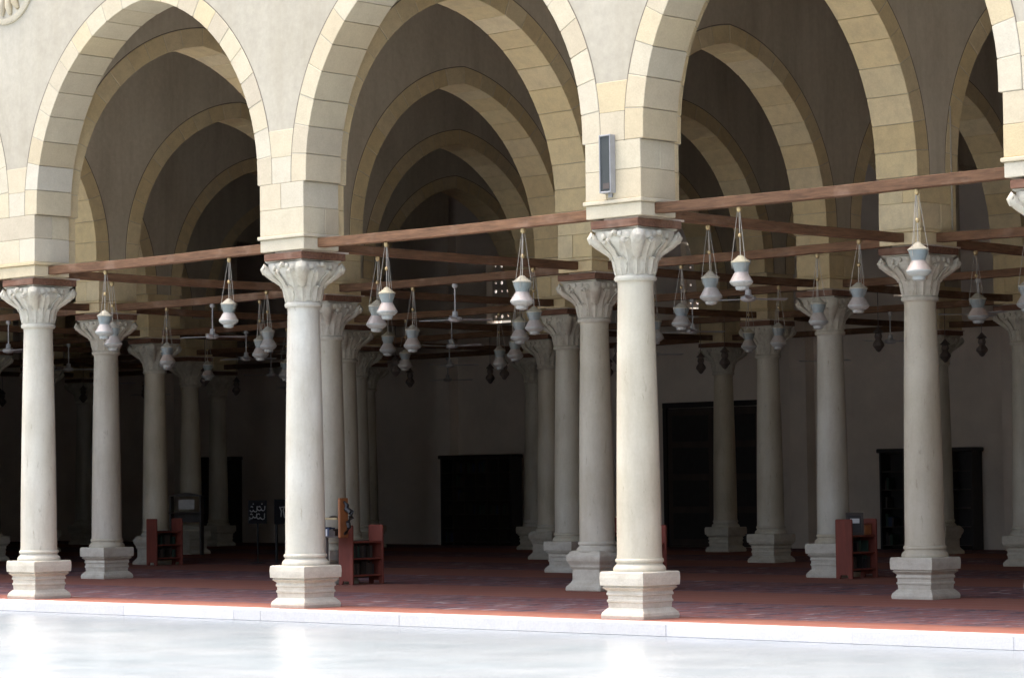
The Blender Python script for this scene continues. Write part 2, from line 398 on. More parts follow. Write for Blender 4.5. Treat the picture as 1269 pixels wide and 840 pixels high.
def pier_blocks(parent, cx, cy, x0, x1, y0, y1, m, split='x'):
    for k, (z0, z1) in enumerate(((5.142, 5.50), (5.503, 5.857))):
        t = rng.uniform(.36, .64)
        if (split == 'x') == (k == 0) or split == 'X':
            xm = x0+(x1-x0)*t; parts = [(x0, xm-.002, y0, y1), (xm+.002, x1, y0, y1)]
        else:
            ym = y0+(y1-y0)*t; parts = [(x0, x1, y0, ym-.002), (x0, x1, ym+.002, y1)]
        for (a, b, c, d) in parts:
            mx, my = (a+b)/2, (c+d)/2
            MB().box(a-mx, b-mx, c-my, d-my, z0, z1).build('pier_block', m, parent, bevel=.006, loc=(cx+mx+rng.uniform(-.002, .002), cy+my+rng.uniform(-.002, .002), 0))
def imposts(parent, cx, cy, x0, x1, y0, y1, m):
    MB().box(x0-.03, x1+.03, y0-.03, y1+.03, 5.092, 5.139).build('ledge', m, parent, bevel=.008, loc=(cx, cy, 0))
    MB().box(x0, x1, y0, y1, 4.922, 5.09).build('impost_block', m, parent, bevel=.008, loc=(cx, cy, 0))
    MB().box(-.385, .385, y0+.02 if y1-y0 > .8 else -.40, y1-.02 if y1-y0 > .8 else .44, 4.80, 4.895).build('timber_plate', 'plate_timber', parent, bevel=.005, loc=(cx, cy, 0))
    MB().box(-.20, .36, -.36, .52, 4.897, 4.92).build('board', 'board_end', parent, loc=(cx, cy, 0))

# front arcade
fa = thing('front_arcade', 'pale plastered front arcade of pointed stone arches facing the courtyard', 'arcade')
FI = list(range(-1, I1+1))
AA = L1/2-.50
wl_ = MB()
arch_wall(wl_, [gx(i+.5) for i in FI[:-1]], AA, gx(-1)-.45, gx(I1)+.45, YF0+.006, YF1-.006, Z_TOP+.9, lambda u, d, z: (u, d, z))
wl_.build('plaster_wall', 'plaster', fa)
MB().box(XL-.4, gx(-1)-.452, YF0+.01, YF1-.01, -.1, Z_TOP+.9).build('unseen_shade_wall', 'plaster', fa)  # unseen wall added to keep daylight out of the hall's left end
vm = voussoir_meshes(AA, YF0-Y0, YF1-Y0, 'voussoir_stone', 'voussoir')
for i in FI[:-1]:
    ar = thing('arch', None, None); ar.parent = fa; ar.location = (gx(i+.5), Y0, 0)
    joint_line(ar, AA, 'mortar', (YF0-Y0+.004,), 'x', (0, 0, 0))
    for me in vm: put('voussoir', me, ar, (rng.uniform(-.0015, .0015), rng.uniform(-.003, .003), rng.uniform(-.0015, .0015)))
def filler(parent, c, z0, z1, m, d0, d1, a, L, axis):
    Rr = a+ECC+TH
    def hw_(z): return L/2 - (math.sqrt(Rr*Rr-max(z-Z_ARC, 0)**2)-ECC) - .006
    zs = [z0+(z1-z0)*k/3 for k in range(4)]
    loop = [(-hw_(z), z) for z in zs] + [(hw_(z), z) for z in reversed(zs)]
    n = len(loop)
    vs = [((u, d0, z) if axis == 'x' else (d0, u, z)) for u, z in loop]+[((u, d1, z) if axis == 'x' else (d1, u, z)) for u, z in loop]
    MB().add(vs, [tuple(range(n)), tuple(reversed(range(n, 2*n)))]+[(q, (q+1) % n, (q+1) % n+n, q+n) for q in range(n)]).build('course_block', m, parent, bevel=.005, loc=c)
for i in FI:
    pier_blocks(fa, gx(i), Y0, -.45, .45, YF0-Y0, YF1-Y0, 'voussoir_stone', 'x' if i % 2 else 'y')
    imposts(fa, gx(i), Y0, -.45, .45, YF0-Y0, YF1-Y0, 'voussoir_stone')
    if -1 < i < I1:
        for z0, z1 in ((5.863, 6.22), (6.225, 6.60)):
            filler(fa, (gx(i), Y0, 0), z0, z1, 'voussoir_stone', YF0-Y0+.001, YF0-Y0+.12, AA, L1, 'x')
# carved medallion in the spandrel
md = thing('medallion', None, None); md.parent = fa; md.location = (-34.08, YF0, 9.60)
rim = MB()
prof = [(.64, .0), (.64, -.03), (.70, -.035), (.73, -.02), (.73, .01)]
n = 40
for r, d in prof:
    for k in range(n): rim.v.append((r*math.cos(2*math.pi*k/n), d, r*math.sin(2*math.pi*k/n)))
for j in range(len(prof)-1):
    for k in range(n): rim.f.append((j*n+k, j*n+(k+1) % n, (j+1)*n+(k+1) % n, (j+1)*n+k))
rim.build('rim', 'voussoir_stone', md, smooth=40)
dsk = MB(); dsk.v = [(.65*math.cos(2*math.pi*k/n), -.004, .65*math.sin(2*math.pi*k/n)) for k in range(n)]; dsk.f = [tuple(range(n))]
dsk.build('disc', 'voussoir_stone', md)
pt = MB().tube([(0, -.01, .14), (0, -.03, .3), (0, -.035, .48), (0, -.02, .60)], [.015, .045, .062, .03], 8).mesh('petal', 'voussoir_stone', smooth=60)
for k in range(18):
    o = put('petal', pt, md); o.rotation_euler.y = 2*math.pi*(k+.5)/18
MB().lathe([(.14, 0), (.13, .03), (.08, .05), (.01, .06)], 16).build('boss', 'voussoir_stone', md, smooth=50).rotation_euler.x = R(90)

# cross arcades running back from the front row
AB = L2/2-.50
vb = voussoir_meshes(AB, -.35, .35, 'inner_stone', 'voussoir')
vis = {(i, j) for i in range(-4, 6) for j in range(4) if -170 < px(gx(i), gy(j+.5), 7)[0] < 1440 and px(gx(i), gy(j+.5), 7)[2] < 66}
names_b = {-4: 'far left', -3: 'far left', -2: 'left', -1: 'left'}
for i in range(I0+1, I1):
    lx = px(gx(i), gy(0), 5)[0]
    lab = {0: 'shaded cross arcade running back just beyond the left edge of the front row', 1: 'shaded cross arcade running back from the leftmost front column', 2: 'shaded cross arcade running back from the second front column',
           3: 'shaded cross arcade running back from the third front column with the floodlight', 4: 'shaded cross arcade running back from the column at the right edge'}.get(i)
    if lab is None:
        lab = {-1: 'shaded cross arcade one bay beyond the left edge of view', -2: 'shaded cross arcade over the left ends of the rear rows', -3: 'dark cross arcade over the leftmost back row column', -4: 'dark cross arcade farthest left inside the hall', 5: 'shaded cross arcade beyond the right edge of view'}[i]
    ca = thing('cross_arcade', lab, 'arcade', (gx(i), 0, 0), group='cross arcades inside the hall')
    wm = MB(); arch_wall(wm, [gy(j+.5) for j in range(4)], AB, YF1+.002, gy(4)+.445, -.344, .344, Z_TOP, lambda u, d, z: (d, u, z))
    wm.box(-.30, .30, gy(4)+.446, BACK-.345, 8.6, Z_TOP)
    wm.build('plaster_wall', 'inner_plaster', ca)
    for j in range(4):
        if (i, j) in vis:
            joint_line(ca, AB, 'mortar', (.3465,), 'y', (0, gy(j+.5), 0))
            for me in vb:
                o = put('voussoir', me, ca, (rng.uniform(-.003, .003), gy(j+.5)+rng.uniform(-.0015, .0015), rng.uniform(-.0015, .0015))); o.rotation_euler.z = R(90)
        else:
            jm = MB()
            for me in vb: jm.add([(-v.co.y, v.co.x+gy(j+.5), v.co.z) for v in me.vertices], [tuple(p.vertices) for p in me.polygons])
            o = jm.build('voussoir_ring', 'inner_stone', ca); o['kind'] = 'stuff'
    for j in range(5):
        if j == 0: 
            for z0, z1 in ((5.142, 5.50), (5.503, 5.857)): MB().box(-.35, .35, YF1+.003, Y0+.445, z0, z1).build('pier_block', 'inner_stone', ca, bevel=.006)
            continue
        pier_blocks(ca, 0, gy(j), -.35, .35, -.445, .445, 'inner_stone', 'x' if (i+j) % 2 else 'y')
        imposts(ca, 0, gy(j), -.35, .35, -.445, .445, 'inner_stone')
    if i == 3: MB().tube([(0, 0, 5.15), (0, 0, 6.9)], .012, 6).build('conduit', 'conduit', ca, loc=(.364, gy(1)+.32, 0))

# ------------------------------------------------------------------ columns
PS = .80
plinth_prof = [(r*PS, z) for r, z in [(.425, 0), (.432, .04), (.42, .075), (.392, .10), (.362, .128), (.345, .134), (.350, .20), (.364, .206), (.364, .232), (.350, .238), (.350, .285),
               (.368, .291), (.368, .318), (.358, .323), (.358, .342), (.40, .372), (.418, .383), (.40, .388), (.40, .403), (.437, .409), (.443, .50), (.437, .565), (.42, .578)]]
plinth_m = MB().lathe(plinth_prof, square=True).mesh('plinth', 'plinth_marble', bevel=.002)
plinth_b = MB().lathe([(r*.86, z) for r, z in [(.42, 0), (.42, .06), (.36, .12), (.33, .16), (.33, .34), (.36, .36), (.36, .40), (.40, .46), (.41, .50), (.41, .54), (.36, .60), (.33, .62)]], square=True).mesh('plinth', 'plinth_marble', bevel=.012)
base_m = MB().lathe([(.325, .579), (.33, .60), (.32, .63), (.298, .655), (.285, .665), (.284, .685), (.298, .692), (.302, .71), (.298, .728), (.285, .738)], 32).mesh('base', 'marble', smooth=50)
sh = [(.282, .739), (.278, .80)] + [(.278-.056*(t/10)**1.5, .80+(4.10-.80)*t/10) for t in range(1, 11)] + [(.226, 4.13), (.232, 4.149)]
shaft_m = MB().lathe(sh, 32).mesh('shaft', 'marble', smooth=50)
neck = [(.25, 4.15), (.262, 4.168), (.264, 4.19), (.255, 4.212), (.236, 4.222)]
bell = neck + [(.236, 4.26), (.245, 4.36), (.264, 4.45), (.288, 4.54), (.32, 4.62), (.36, 4.70), (.385, 4.765)]
def bell_r(z):
    b = bell[5:]
    for (r0, z0), (r1, z1) in zip(b, b[1:]):
        if z0 <= z <= z1: return r0+(r1-r0)*(z-z0)/(z1-z0)
    return b[0][0] if z < b[0][1] else b[-1][0]
def core_r(a, z):                      # round at the neck, spreading to a square with blunt corners under the abacus
    r0 = bell_r(z); t = min(max((z-4.46)/.19, 0), 1)**1.2
    sq = min(.365/max(abs(math.cos(a)), abs(math.sin(a))), .49)
    return r0*(1-t)+max(sq, r0*.93)*t
def cap_core():
    m = MB().lathe(neck, 32)
    n = 48; zs = [4.221, 4.26, 4.32, 4.38, 4.43, 4.48, 4.53, 4.575, 4.615, 4.65, 4.69, 4.73, 4.765]; o = len(m.v)
    for z in zs:
        for k in range(n):
            a = 2*math.pi*k/n; r = core_r(a, z)+rng.uniform(-.004, .004)
            m.v.append((r*math.cos(a), r*math.sin(a), z))
    for j in range(len(zs)-1):
        for k in range(n): m.f.append((o+j*n+k, o+j*n+(k+1) % n, o+(j+1)*n+(k+1) % n, o+(j+1)*n+k))
    # concave abacus
    n = 8; ring = []
    for s_ in range(4):
        a = math.pi/4 + s_*math.pi/2; b = a+math.pi/2
        A = Vector((math.cos(a), math.sin(a)))*.53; B = Vector((math.cos(b), math.sin(b)))*.53
        mid = (A+B)/2; nr = mid.normalized()
        for k in range(n):
            t = k/n; p = A.lerp(B, t) - nr*.055*math.sin(math.pi*t); ring.append(p)
    K = len(ring); o = len(m.v)
    for sc, z in ((.92, 4.762), (.97, 4.768), (.97, 4.775), (1.0, 4.779), (1.0, 4.798)):
        m.v += [(p.x*sc, p.y*sc, z) for p in ring]
    for j in range(4):
        for k in range(K): m.f.append((o+j*K+k, o+j*K+(k+1) % K, o+(j+1)*K+(k+1) % K, o+(j+1)*K+k))
    m.f.append(tuple(o+k for k in reversed(range(K)))); m.f.append(tuple(o+4*K+k for k in range(K)))
    return m
def leaf(z0, z1, wd, curl, at=0):
    m = MB(); nu, nv = 7, 9; th = .014
    for side in (1, 0):
        for b in range(nv):
            t = b/(nv-1); z = z0+(z1-z0)*min(t*1.12, 1)
            if t > .86: z -= (t-.86)*.30*(z1-z0)/.3
            r = core_r(at, z)+.010 + .02*math.sin(t*3) + curl*max(0, (t-.55)/.45)**2
            wv = wd*(math.sin(min(t*1.25+.35, 1)*math.pi*.5))*(1-.85*max(0, (t-.7)/.3)**2)*(1+.10*math.sin(t*22))
            for a in range(nu):
                s = (a/(nu-1)-.5)*2
                rib = .009*math.cos(s*math.pi*2.0)-.008*abs(s)
                rr = r + (rib if side else -th-.01)
                ang = s*wv/max(r, .2)
                m.v.append((rr*math.cos(ang), rr*math.sin(ang), z))
    o2 = nu*nv
    for b in range(nv-1):
        for a in range(nu-1):
            i0 = b*nu+a; m.f.append((i0, i0+1, i0+1+nu, i0+nu)); m.f.append((o2+i0+nu, o2+i0+nu+1, o2+i0+1, o2+i0))
    edge = [a for a in range(nu)] + [b*nu+nu-1 for b in range(1, nv)] + [(nv-1)*nu+a for a in range(nu-2, -1, -1)] + [b*nu for b in range(nv-2, 0, -1)]
    for k in range(len(edge)):
        p, q = edge[k], edge[(k+1) % len(edge)]; m.f.append((p, p+o2, q+o2, q))
    return m
def volute():
    m = MB()
    q = math.pi/4
    pts = [(core_r(q, z)+d, 0, z) for z, d in ((4.40, .0), (4.49, .012), (4.55, .014), (4.60, .016), (4.65, .022), (4.69, .03))] + [(.537, 0, 4.72), (.552, 0, 4.685), (.535, 0, 4.64), (.50, 0, 4.63)]
    m.tube(pts, [.025, .042, .05, .056, .056, .054, .05, .046, .042, .03], 8, sx=1.5, frame=(0, 1, 0))
    for sg in (-1, 1):                 # inner curls either side of the corner scroll
        for an, zz, rr in ((.30, 4.70, .042), (.46, 4.645, .036), (.60, 4.72, .034)):
            aa = sg*an; r = core_r(q+aa, zz)+.004
            m.tube([((r-.02)*math.cos(aa), (r-.02)*math.sin(aa), zz), ((r+.012)*math.cos(aa), (r+.012)*math.sin(aa), zz), ((r+.024)*math.cos(aa), (r+.024)*math.sin(aa), zz)], [rr, rr, rr*.5], 8)
    return m
lf_lo = leaf(4.225, 4.45, .090, .045); lf_hi = leaf(4.24, 4.66, .086, .045, math.pi/8); vol = volute()
ros = MB().lathe([(.02, -.03), (.05, -.025), (.055, 0), (.03, .03), (.01, .035)], 10)
LEAVES = [(lf_lo, 'leaf', [k*math.pi/4 for k in range(8)]), (lf_hi, 'leaf', [(k+.5)*math.pi/4 for k in range(8)]), (vol, 'volute', [math.pi/4+k*math.pi/2 for k in range(4)])]
core_me = cap_core().mesh('capital', 'carved_marble', smooth=40)
leaf_mes = [(mb.mesh(nm, 'carved_marble', smooth=50), nm, an) for mb, nm, an in LEAVES]
jm = cap_core()
for mb, nm, an in LEAVES:
    for a in an:
        c_, s_ = math.cos(a), math.sin(a); jm.add([(x*c_-y*s_, x*s_+y*c_, z) for x, y, z in mb.v], mb.f)
cap_join = jm.mesh('capital', 'carved_marble', smooth=45)
jm = cap_core()
broad = leaf(4.23, 4.62, .12, .05, math.pi/8)
for k in range(8):
    a = k*math.pi/4+math.pi/8; c_, s_ = math.cos(a), math.sin(a); jm.add([(x*c_-y*s_, x*s_+y*c_, z) for x, y, z in broad.v], broad.f)
for a in LEAVES[2][2]:
    c_, s_ = math.cos(a), math.sin(a); jm.add([(x*c_-y*s_, x*s_+y*c_, z) for x, y, z in vol.v], vol.f)
cap_broad = jm.mesh('capital', 'carved_marble', smooth=45)
knob = MB().tube([(0, 0, 0), (.05, 0, .0), (.085, 0, .01)], [.03, .038, .02], 8).mesh('rosette', 'carved_marble', smooth=60)

def make_column(i, j, label, group, detail):
    t = thing('column', label, 'column', (gx(i)+rng.uniform(-.015, .015), gy(j), 0), group=group)
    alt = (i, j) in ((2, 1), (0, 3), (-1, 2), (1, 4))
    if alt:
        put('plinth', plinth_b, t); o = put('base', base_m, t, (0, 0, .02)); 
    else:
        put('plinth', plinth_m, t); put('base', base_m, t)
    put('shaft', shaft_m, t, rotz=rng.uniform(0, 6.2))
    c = put('capital', core_me if detail else (cap_broad if (i+2*j) % 3 == 0 else cap_join), t, rotz=0 if detail else rng.choice((0, math.pi/2)))
    if detail:
        for me, nm, an in leaf_mes:
            for a in an: put(nm, me, c, rotz=a)
        for k in range(4): 
            a = k*math.pi/2; put('rosette', knob, c, (.345*math.cos(a), .345*math.sin(a), 4.735), rotz=a)
    return t
inview = {}
for j in range(5):
    cs_ = [i for i in range(I0+1, I1+1) if j > 0 or i >= -1]
    cs_ = [(px(gx(i), gy(j), 2.5)[0], i) for i in cs_]
    seen = sorted(c for c in cs_ if -12 < c[0] < 1300)
    inview[j] = [i for _, i in seen]
    for p_, i in cs_:
        if not (-330 < p_ < 1500) and j > 0: continue
        if (p_, i) in seen and not (j == 0 and i > 3):
            k = [s_[1] for s_ in seen].index(i); od = ORD[k]
            if j == 0: lab = ['leftmost pale marble column of the front row on a moulded plinth', 'second pale marble column from the left in the front row, centre left', 'tallest pale marble column in front, below the wall floodlight'][k]
            else: lab = f'{od} marble column from the left in the {ROW[j]} behind the front arcade'.replace('leftmost marble column from the left', 'leftmost marble column')
        else:
            if j == 0: lab = {4: 'front column at the right edge, only its carved capital showing', 0: 'front row column just outside the left edge', -1: 'front row column two bays outside the left edge', 5: 'front row column just outside the right edge', 6: 'end column of the front row outside the right edge'}.get(i)
            else:
                n_out = sum(1 for q in cs_ if (p_ < q[0] <= -12) ) if p_ < 0 else sum(1 for q in cs_ if 1300 <= q[0] < p_)
                lab = f'{ROW[j]} column outside the {"left" if p_ < 0 else "right"} edge of view' + (', one farther out' if n_out else ', nearest to it')
        make_column(i, j, lab, 'marble columns of the ' + ROW[j], j == 0)

# ------------------------------------------------------------------ tie beams
def beam_label(kind, i, j):            # words for the stretch between two grid points
    def nm(i_, j_): return ORDN[inview[j_].index(i_)] if i_ in inview[j_] else None
    if kind == 'A':
        a, b = nm(i, j), nm(i+1, j)
        if a and b: return f'between {a} and {b} columns of the {ROW[j]}'
        if b: return f'running off left from the {ROW[j]}'
        if a: return f'running off right from the {ROW[j]}'
        return f'crossing above the {ROW[j]}'
    a, b = nm(i, j), nm(i, j+1)
    if a: return f'from {a} {ROW[j]} column to the {ROW[j+1]}'
    if b: return f'reaching {b} {ROW[j+1]} column from beyond the edge'
    return f'between {ROW[j]} and {ROW[j+1]} beyond the edge'
SPANS = []
def in_frame(x0, y0, x1, y1):
    a, b = px(x0, y0, 4.9)[0], px(x1, y1, 4.9)[0]
    return max(a, b) > -40 and min(a, b) < 1310
def beam_mesh(ln, z0, z1):
    m = MB(); K = 10
    for k in range(K+1):
        t = k/K; dz = -.016*math.sin(math.pi*t)+rng.uniform(-.003, .003); dy = rng.uniform(-.004, .004)
        m.v += [(ln*t, -.075+dy, z0+dz), (ln*t, .075+dy, z0+dz), (ln*t, .075+dy, z1+dz), (ln*t, -.075+dy, z1+dz)]
    for k in range(K):
        for q in range(4): m.f.append((4*k+q, 4*k+(q+1) % 4, 4*k+4+(q+1) % 4, 4*k+4+q))
    m.f += [(3, 2, 1, 0), (4*K, 4*K+1, 4*K+2, 4*K+3)]
    return m.mesh('tie_beam', 'beam_timber', bevel=.007)
def variants(ln, z0, z1): return [beam_mesh(ln, z0, z1) for _ in range(4)]
beamA, beamA2 = variants(L1-.90, 4.955, 5.083), variants(L1-.70, 4.955, 5.083)
beamB, beamB0 = variants(L2-.89, 4.957, 5.081), variants(L2-.445-.25, 4.957, 5.081)
for j in range(5):
    for i in range(-4, 5):
        if j == 0 and i < -1: continue
        if not in_frame(gx(i), gy(j), gx(i+1), gy(j)): continue
        yy = gy(j) - (.08 if j == 0 else 0)
        o = put('tie_beam', rng.choice(beamA if j == 0 else beamA2), None, (gx(i)+(.45 if j == 0 else .35), yy, 0))
        tag(o, 'reddish timber tie beam ' + beam_label('A', i, j), 'beam', 'timber tie beams'); SPANS.append(('A', i, j, yy))
for j in range(4):
    for i in range(-4, 5):
        if not in_frame(gx(i), gy(j), gx(i), gy(j+1)): continue
        o = put('tie_beam', rng.choice(beamB0 if j == 0 else beamB), None, (gx(i), gy(j)+(.25 if j == 0 else .445), 0), rotz=R(90))
        tag(o, 'dark timber cross beam ' + beam_label('B', i, j), 'beam', 'timber cross beams'); SPANS.append(('B', i, j, 0))

# ------------------------------------------------------------------ hanging lanterns and fans
def make_lantern():
    t = thing('lantern', '', 'lantern')
    MB().lathe([(.012, 0), (.032, -.012), (.034, -.05), (.02, -.075), (.006, -.08)], 10).build('hook', 'brass', t, smooth=50)
    MB().tube([(0, 0, -.08), (0, 0, -.615)], .006, 6).build('rod', 'rod_grey', t)
    MB().lathe([(.004, -.275), (.022, -.262), (.027, -.245), (.022, -.228), (.004, -.215)], 10).build('ball', 'brass', t, smooth=60)
    for k in range(3):
        a = k*2*math.pi/3+.5
        MB().tube([(.02*math.cos(a), .02*math.sin(a), -.06), (.115*math.cos(a), .115*math.sin(a), -.705), (.11*math.cos(a), .11*math.sin(a), -.78)], .0035, 5).build('chain', 'rod_grey', t)
    MB().lathe([(.006, -.49), (.03, -.497), (.06, -.525), (.095, -.555), (.122, -.572), (.124, -.582), (.112, -.588)], 16).build('cap', 'cap_cream', t, smooth=45)
    MB().lathe([(.112, -.588), (.110, -.605), (.098, -.645), (.082, -.685), (.079, -.705)], 16).build('upper_glass', 'glass_blue', t, smooth=50)
    MB().lathe([(.079, -.705), (.095, -.73), (.125, -.785), (.143, -.815)], 16).build('lower_glass', 'glass_pink', t, smooth=50)
    MB().lathe([(.143, -.815), (.146, -.828), (.132, -.852), (.098, -.878), (.078, -.885), (.078, -.905), (.066, -.925), (.02, -.935)], 16).build('foot', 'glass_white', t, smooth=40)
    for ch in t.children:
        if ch.name.split('.')[0] in ('cap', 'upper_glass', 'lower_glass', 'foot', 'ball'): ch.location.z = -.12
    return t
def make_dark_lantern():
    t = thing('pendant_lantern', '', 'lantern')
    MB().tube([(0, 0, 0), (0, 0, -.62)], .006, 6).build('rod', 'dark_metal', t)
    MB().lathe([(.01, -.60), (.06, -.66), (.10, -.70), (.06, -.72)], 8).build('cap', 'dark_metal', t, smooth=30)
    MB().lathe([(.06, -.72), (.075, -.78), (.055, -.83), (.105, -.90), (.11, -.94), (.06, -1.0), (.05, -1.02), (.015, -1.05)], 8).build('body', 'dark_metal', t, smooth=30)
    return t
def make_fan():
    t = thing('ceiling_fan', '', 'fan')
    MB().lathe([(.03, 0), (.045, -.005), (.05, -.05), (.03, -.075), (.014, -.08)], 14).build('canopy', 'fan_white', t, smooth=50)
    MB().tube([(0, 0, -.07), (0, 0, -.50)], .012, 8).build('rod', 'fan_white', t)
    MB().lathe([(.02, -.45), (.045, -.46), (.05, -.53), (.065, -.545), (.11, -.56), (.12, -.59), (.10, -.62), (.05, -.635), (.01, -.637)], 20).build('motor', 'fan_white', t, smooth=50)
    bm_ = MB().add([(.09, -.045, -.588), (.66, -.07, -.576), (.67, .06, -.60), (.09, .03, -.60), (.09, -.045, -.582), (.66, -.07, -.570), (.67, .06, -.594), (.09, .03, -.594)],
                   [(3, 2, 1, 0), (4, 5, 6, 7), (0, 1, 5, 4), (1, 2, 6, 5), (2, 3, 7, 6), (3, 0, 4, 7)]).mesh('blade', 'fan_white')
    for k in range(3): put('blade', bm_, t, rotz=k*2*math.pi/3)
    return t
lan, dlan, fan = make_lantern(), make_dark_lantern(), make_fan()
used = set()
def place(proto, loc, label, group, rz):
    if not (-25 < px(*loc)[0] < 1295): return
    o = proto if proto.name not in used else copy_tree(proto)
    used.add(proto.name); o.location = loc; o.rotation_euler = (rng.uniform(-.03, .03), rng.uniform(-.03, .03), rz) if proto is lan else (0, 0, rz)
    if proto is lan: q_ = rng.uniform(.95, 1.06); o.scale = (q_, q_, rng.uniform(.95, 1.06))
    tag(o, label, None, group)
TB = 4.947
adj = {('A', 1, 0): (.29, .755), ('A', 2, 0): (.285, .70), ('A', 3, 0): (.28, .70), ('A', 1, 1): (.34, .74)}
for kd, i, j, yy in SPANS:
    if kd == 'A':
        ts = adj.get((kd, i, j), (.29, .71))
        for q, t_ in enumerate(ts):
            lab = ('left' if q == 0 else 'right') + ' lantern on the beam ' + beam_label('A', i, j)
            if j <= 2: place(lan, (gx(i)+L1*t_, yy, TB), lab.replace('lantern on the beam', 'painted glass lantern on the beam'), 'painted glass lanterns', rng.uniform(0, 6))
            elif j == 3: place(dlan, (gx(i)+L1*t_, yy, TB), lab.replace('lantern on the', 'small dark lantern,').replace('lantern, cross', 'lantern on cross'), 'dark pendant lanterns', rng.uniform(0, 6))
        if j >= 1:
            place(fan, (gx(i)+L1*.5, yy, TB), 'white ceiling fan hanging from the beam ' + beam_label('A', i, j), 'white ceiling fans', {(1, 1): R(-48), (0, 1): R(-45), (2, 1): R(-50), (1, 2): R(-48)}.get((i, j), rng.uniform(0, 6)))
    else:
        for q, t_ in enumerate((.235, .77)):
            lab = ('front' if q == 0 else 'rear') + ' lantern on the cross beam ' + beam_label('B', i, j)
            if j <= 1: place(lan, (gx(i), gy(j)+L2*t_, TB+.002), lab.replace('lantern on the cross beam', 'painted lantern on cross beam'), 'painted glass lanterns', rng.uniform(0, 6))
            elif j == 2: place(dlan, (gx(i), gy(j)+L2*t_, TB+.002), lab.replace('lantern on the', 'small dark lantern,').replace('lantern, cross', 'lantern on cross'), 'dark pendant lanterns', rng.uniform(0, 6))

# ------------------------------------------------------------------ floodlight on the third front pier
fl = thing('floodlight', 'tall narrow grey floodlight fixed to the stone pier above the third front column', 'lamp', (-21.715, YF0-.002, 5.22))
m = MB(); m.box(-.105, -.09, -.10, 0, 0, .72).box(.065, .08, -.10, 0, 0, .72).box(-.09, .065, -.10, 0, 0, .02).box(-.09, .065, -.10, 0, .70, .72).box(-.09, .065, -.03, -.001, .02, .70)
m.build('housing', 'lamp_grey', fl, bevel=.004)
MB().box(-.088, .063, -.085, -.075, .021, .699).build('glass', 'lamp_glass', fl)
MB().box(-.05, .05, -.092, -.086, .05, .12).build('ballast', 'dark_metal', fl)
MB().box(-.03, .03, -.02, -.0, -.05, -.001).build('bracket', 'lamp_grey', fl)

# ------------------------------------------------------------------ furniture of the hall
def book_stand(loc, label, rz=0):
    """low red bookstand: two tall end panels with shelves between; long side along y, opens to +x"""
    t = thing('book_stand', label, 'bookshelf', loc, rz, 'red book stands beside the columns')
    for y0 in (0, .70):
        m = MB(); prof = [(0, 0), (.08, 0), (.10, .06), (.24, .06), (.26, 0), (.34, 0), (.34, .98), (.325, 1.0), (.015, 1.0), (0, .98)]
        n = len(prof); m.add([(x_, y0, z_) for x_, z_ in prof]+[(x_, y0+.035, z_) for x_, z_ in prof], [tuple(range(n)), tuple(reversed(range(n, 2*n)))]+[(q, (q+1) % n, (q+1) % n+n, q+n) for q in range(n)])
        m.build('end_panel', 'red_wood', t, bevel=.004)
    for z in (.14, .42, .70): MB().box(.02, .32, .037, .698, z, z+.025).build('shelf', 'red_wood', t)
    MB().box(.0, .018, .037, .698, .10, .74).build('back_panel', 'dark_wood', t)
    for z in (.166, .446):
        y_ = .06
        while y_ < .62:
            w_ = rng.uniform(.03, .055); h_ = rng.uniform(.16, .22)
            MB().box(.05, .05+rng.uniform(.15, .2), y_, y_+w_-.003, z, z+h_).build('book', rng.choice(['book_green', 'dark_wood', 'black_wood', 'dark_wood', 'black_wood']), t)
            y_ += w_ + (rng.uniform(.05, .2) if rng.random() < .25 else 0)
    return t
book_stand((gx(1)+.47, gy(1)-.25, 0), 'dark red book stand beside the second column of the second row')
book_stand((gx(2)+.50, gy(2)-.62, 0), 'red book stand with framed notice beside the fourth column of the third row')
book_stand((gx(-1)+.46, gy(2)-.62, 0), 'red book stand beside the leftmost column of the third row')
book_stand((gx(2)+.46, gy(1)-.02, 0), 'red book stand mostly hidden behind the tallest front column')
book_stand((gx(1)+.46, gy(2)-.02, 0), 'red book stand mostly hidden behind the third column of the second row')

def picture(loc, label, rz):
    t = thing('framed_notice', label, 'frame', loc, rz)
    m = MB(); m.box(-.15, -.11, -.02, .02, 0, .38).box(.11, .15, -.02, .02, 0, .38).box(-.11, .11, -.02, .02, 0, .05).box(-.11, .11, -.02, .02, .33, .38)
    m.build('frame', 'dark_wood', t, bevel=.004)
    MB().box(-.11, .11, .0, .015, .05, .33).build('backing', 'black_wood', t)
    MB().box(-.08, .08, -.006, -.001, .20, .28).build('sheet', 'paper_white', t)
    return t
picture((gx(2)+.66, gy(2)-.28, .726), 'small dark framed notice standing on the red book stand', R(45))
bx = thing('book_box', 'small orange box on the end of the red book stand', 'box', (gx(2)+.66, gy(2)-.05, .726))
MB().box(-.11, .11, -.10, .10, 0, .17).build('body', 'orange_wood', bx, bevel=.008)
MB().box(-.115, .115, -.105, .105, .172, .195).build('lid', 'red_wood', bx, bevel=.004)

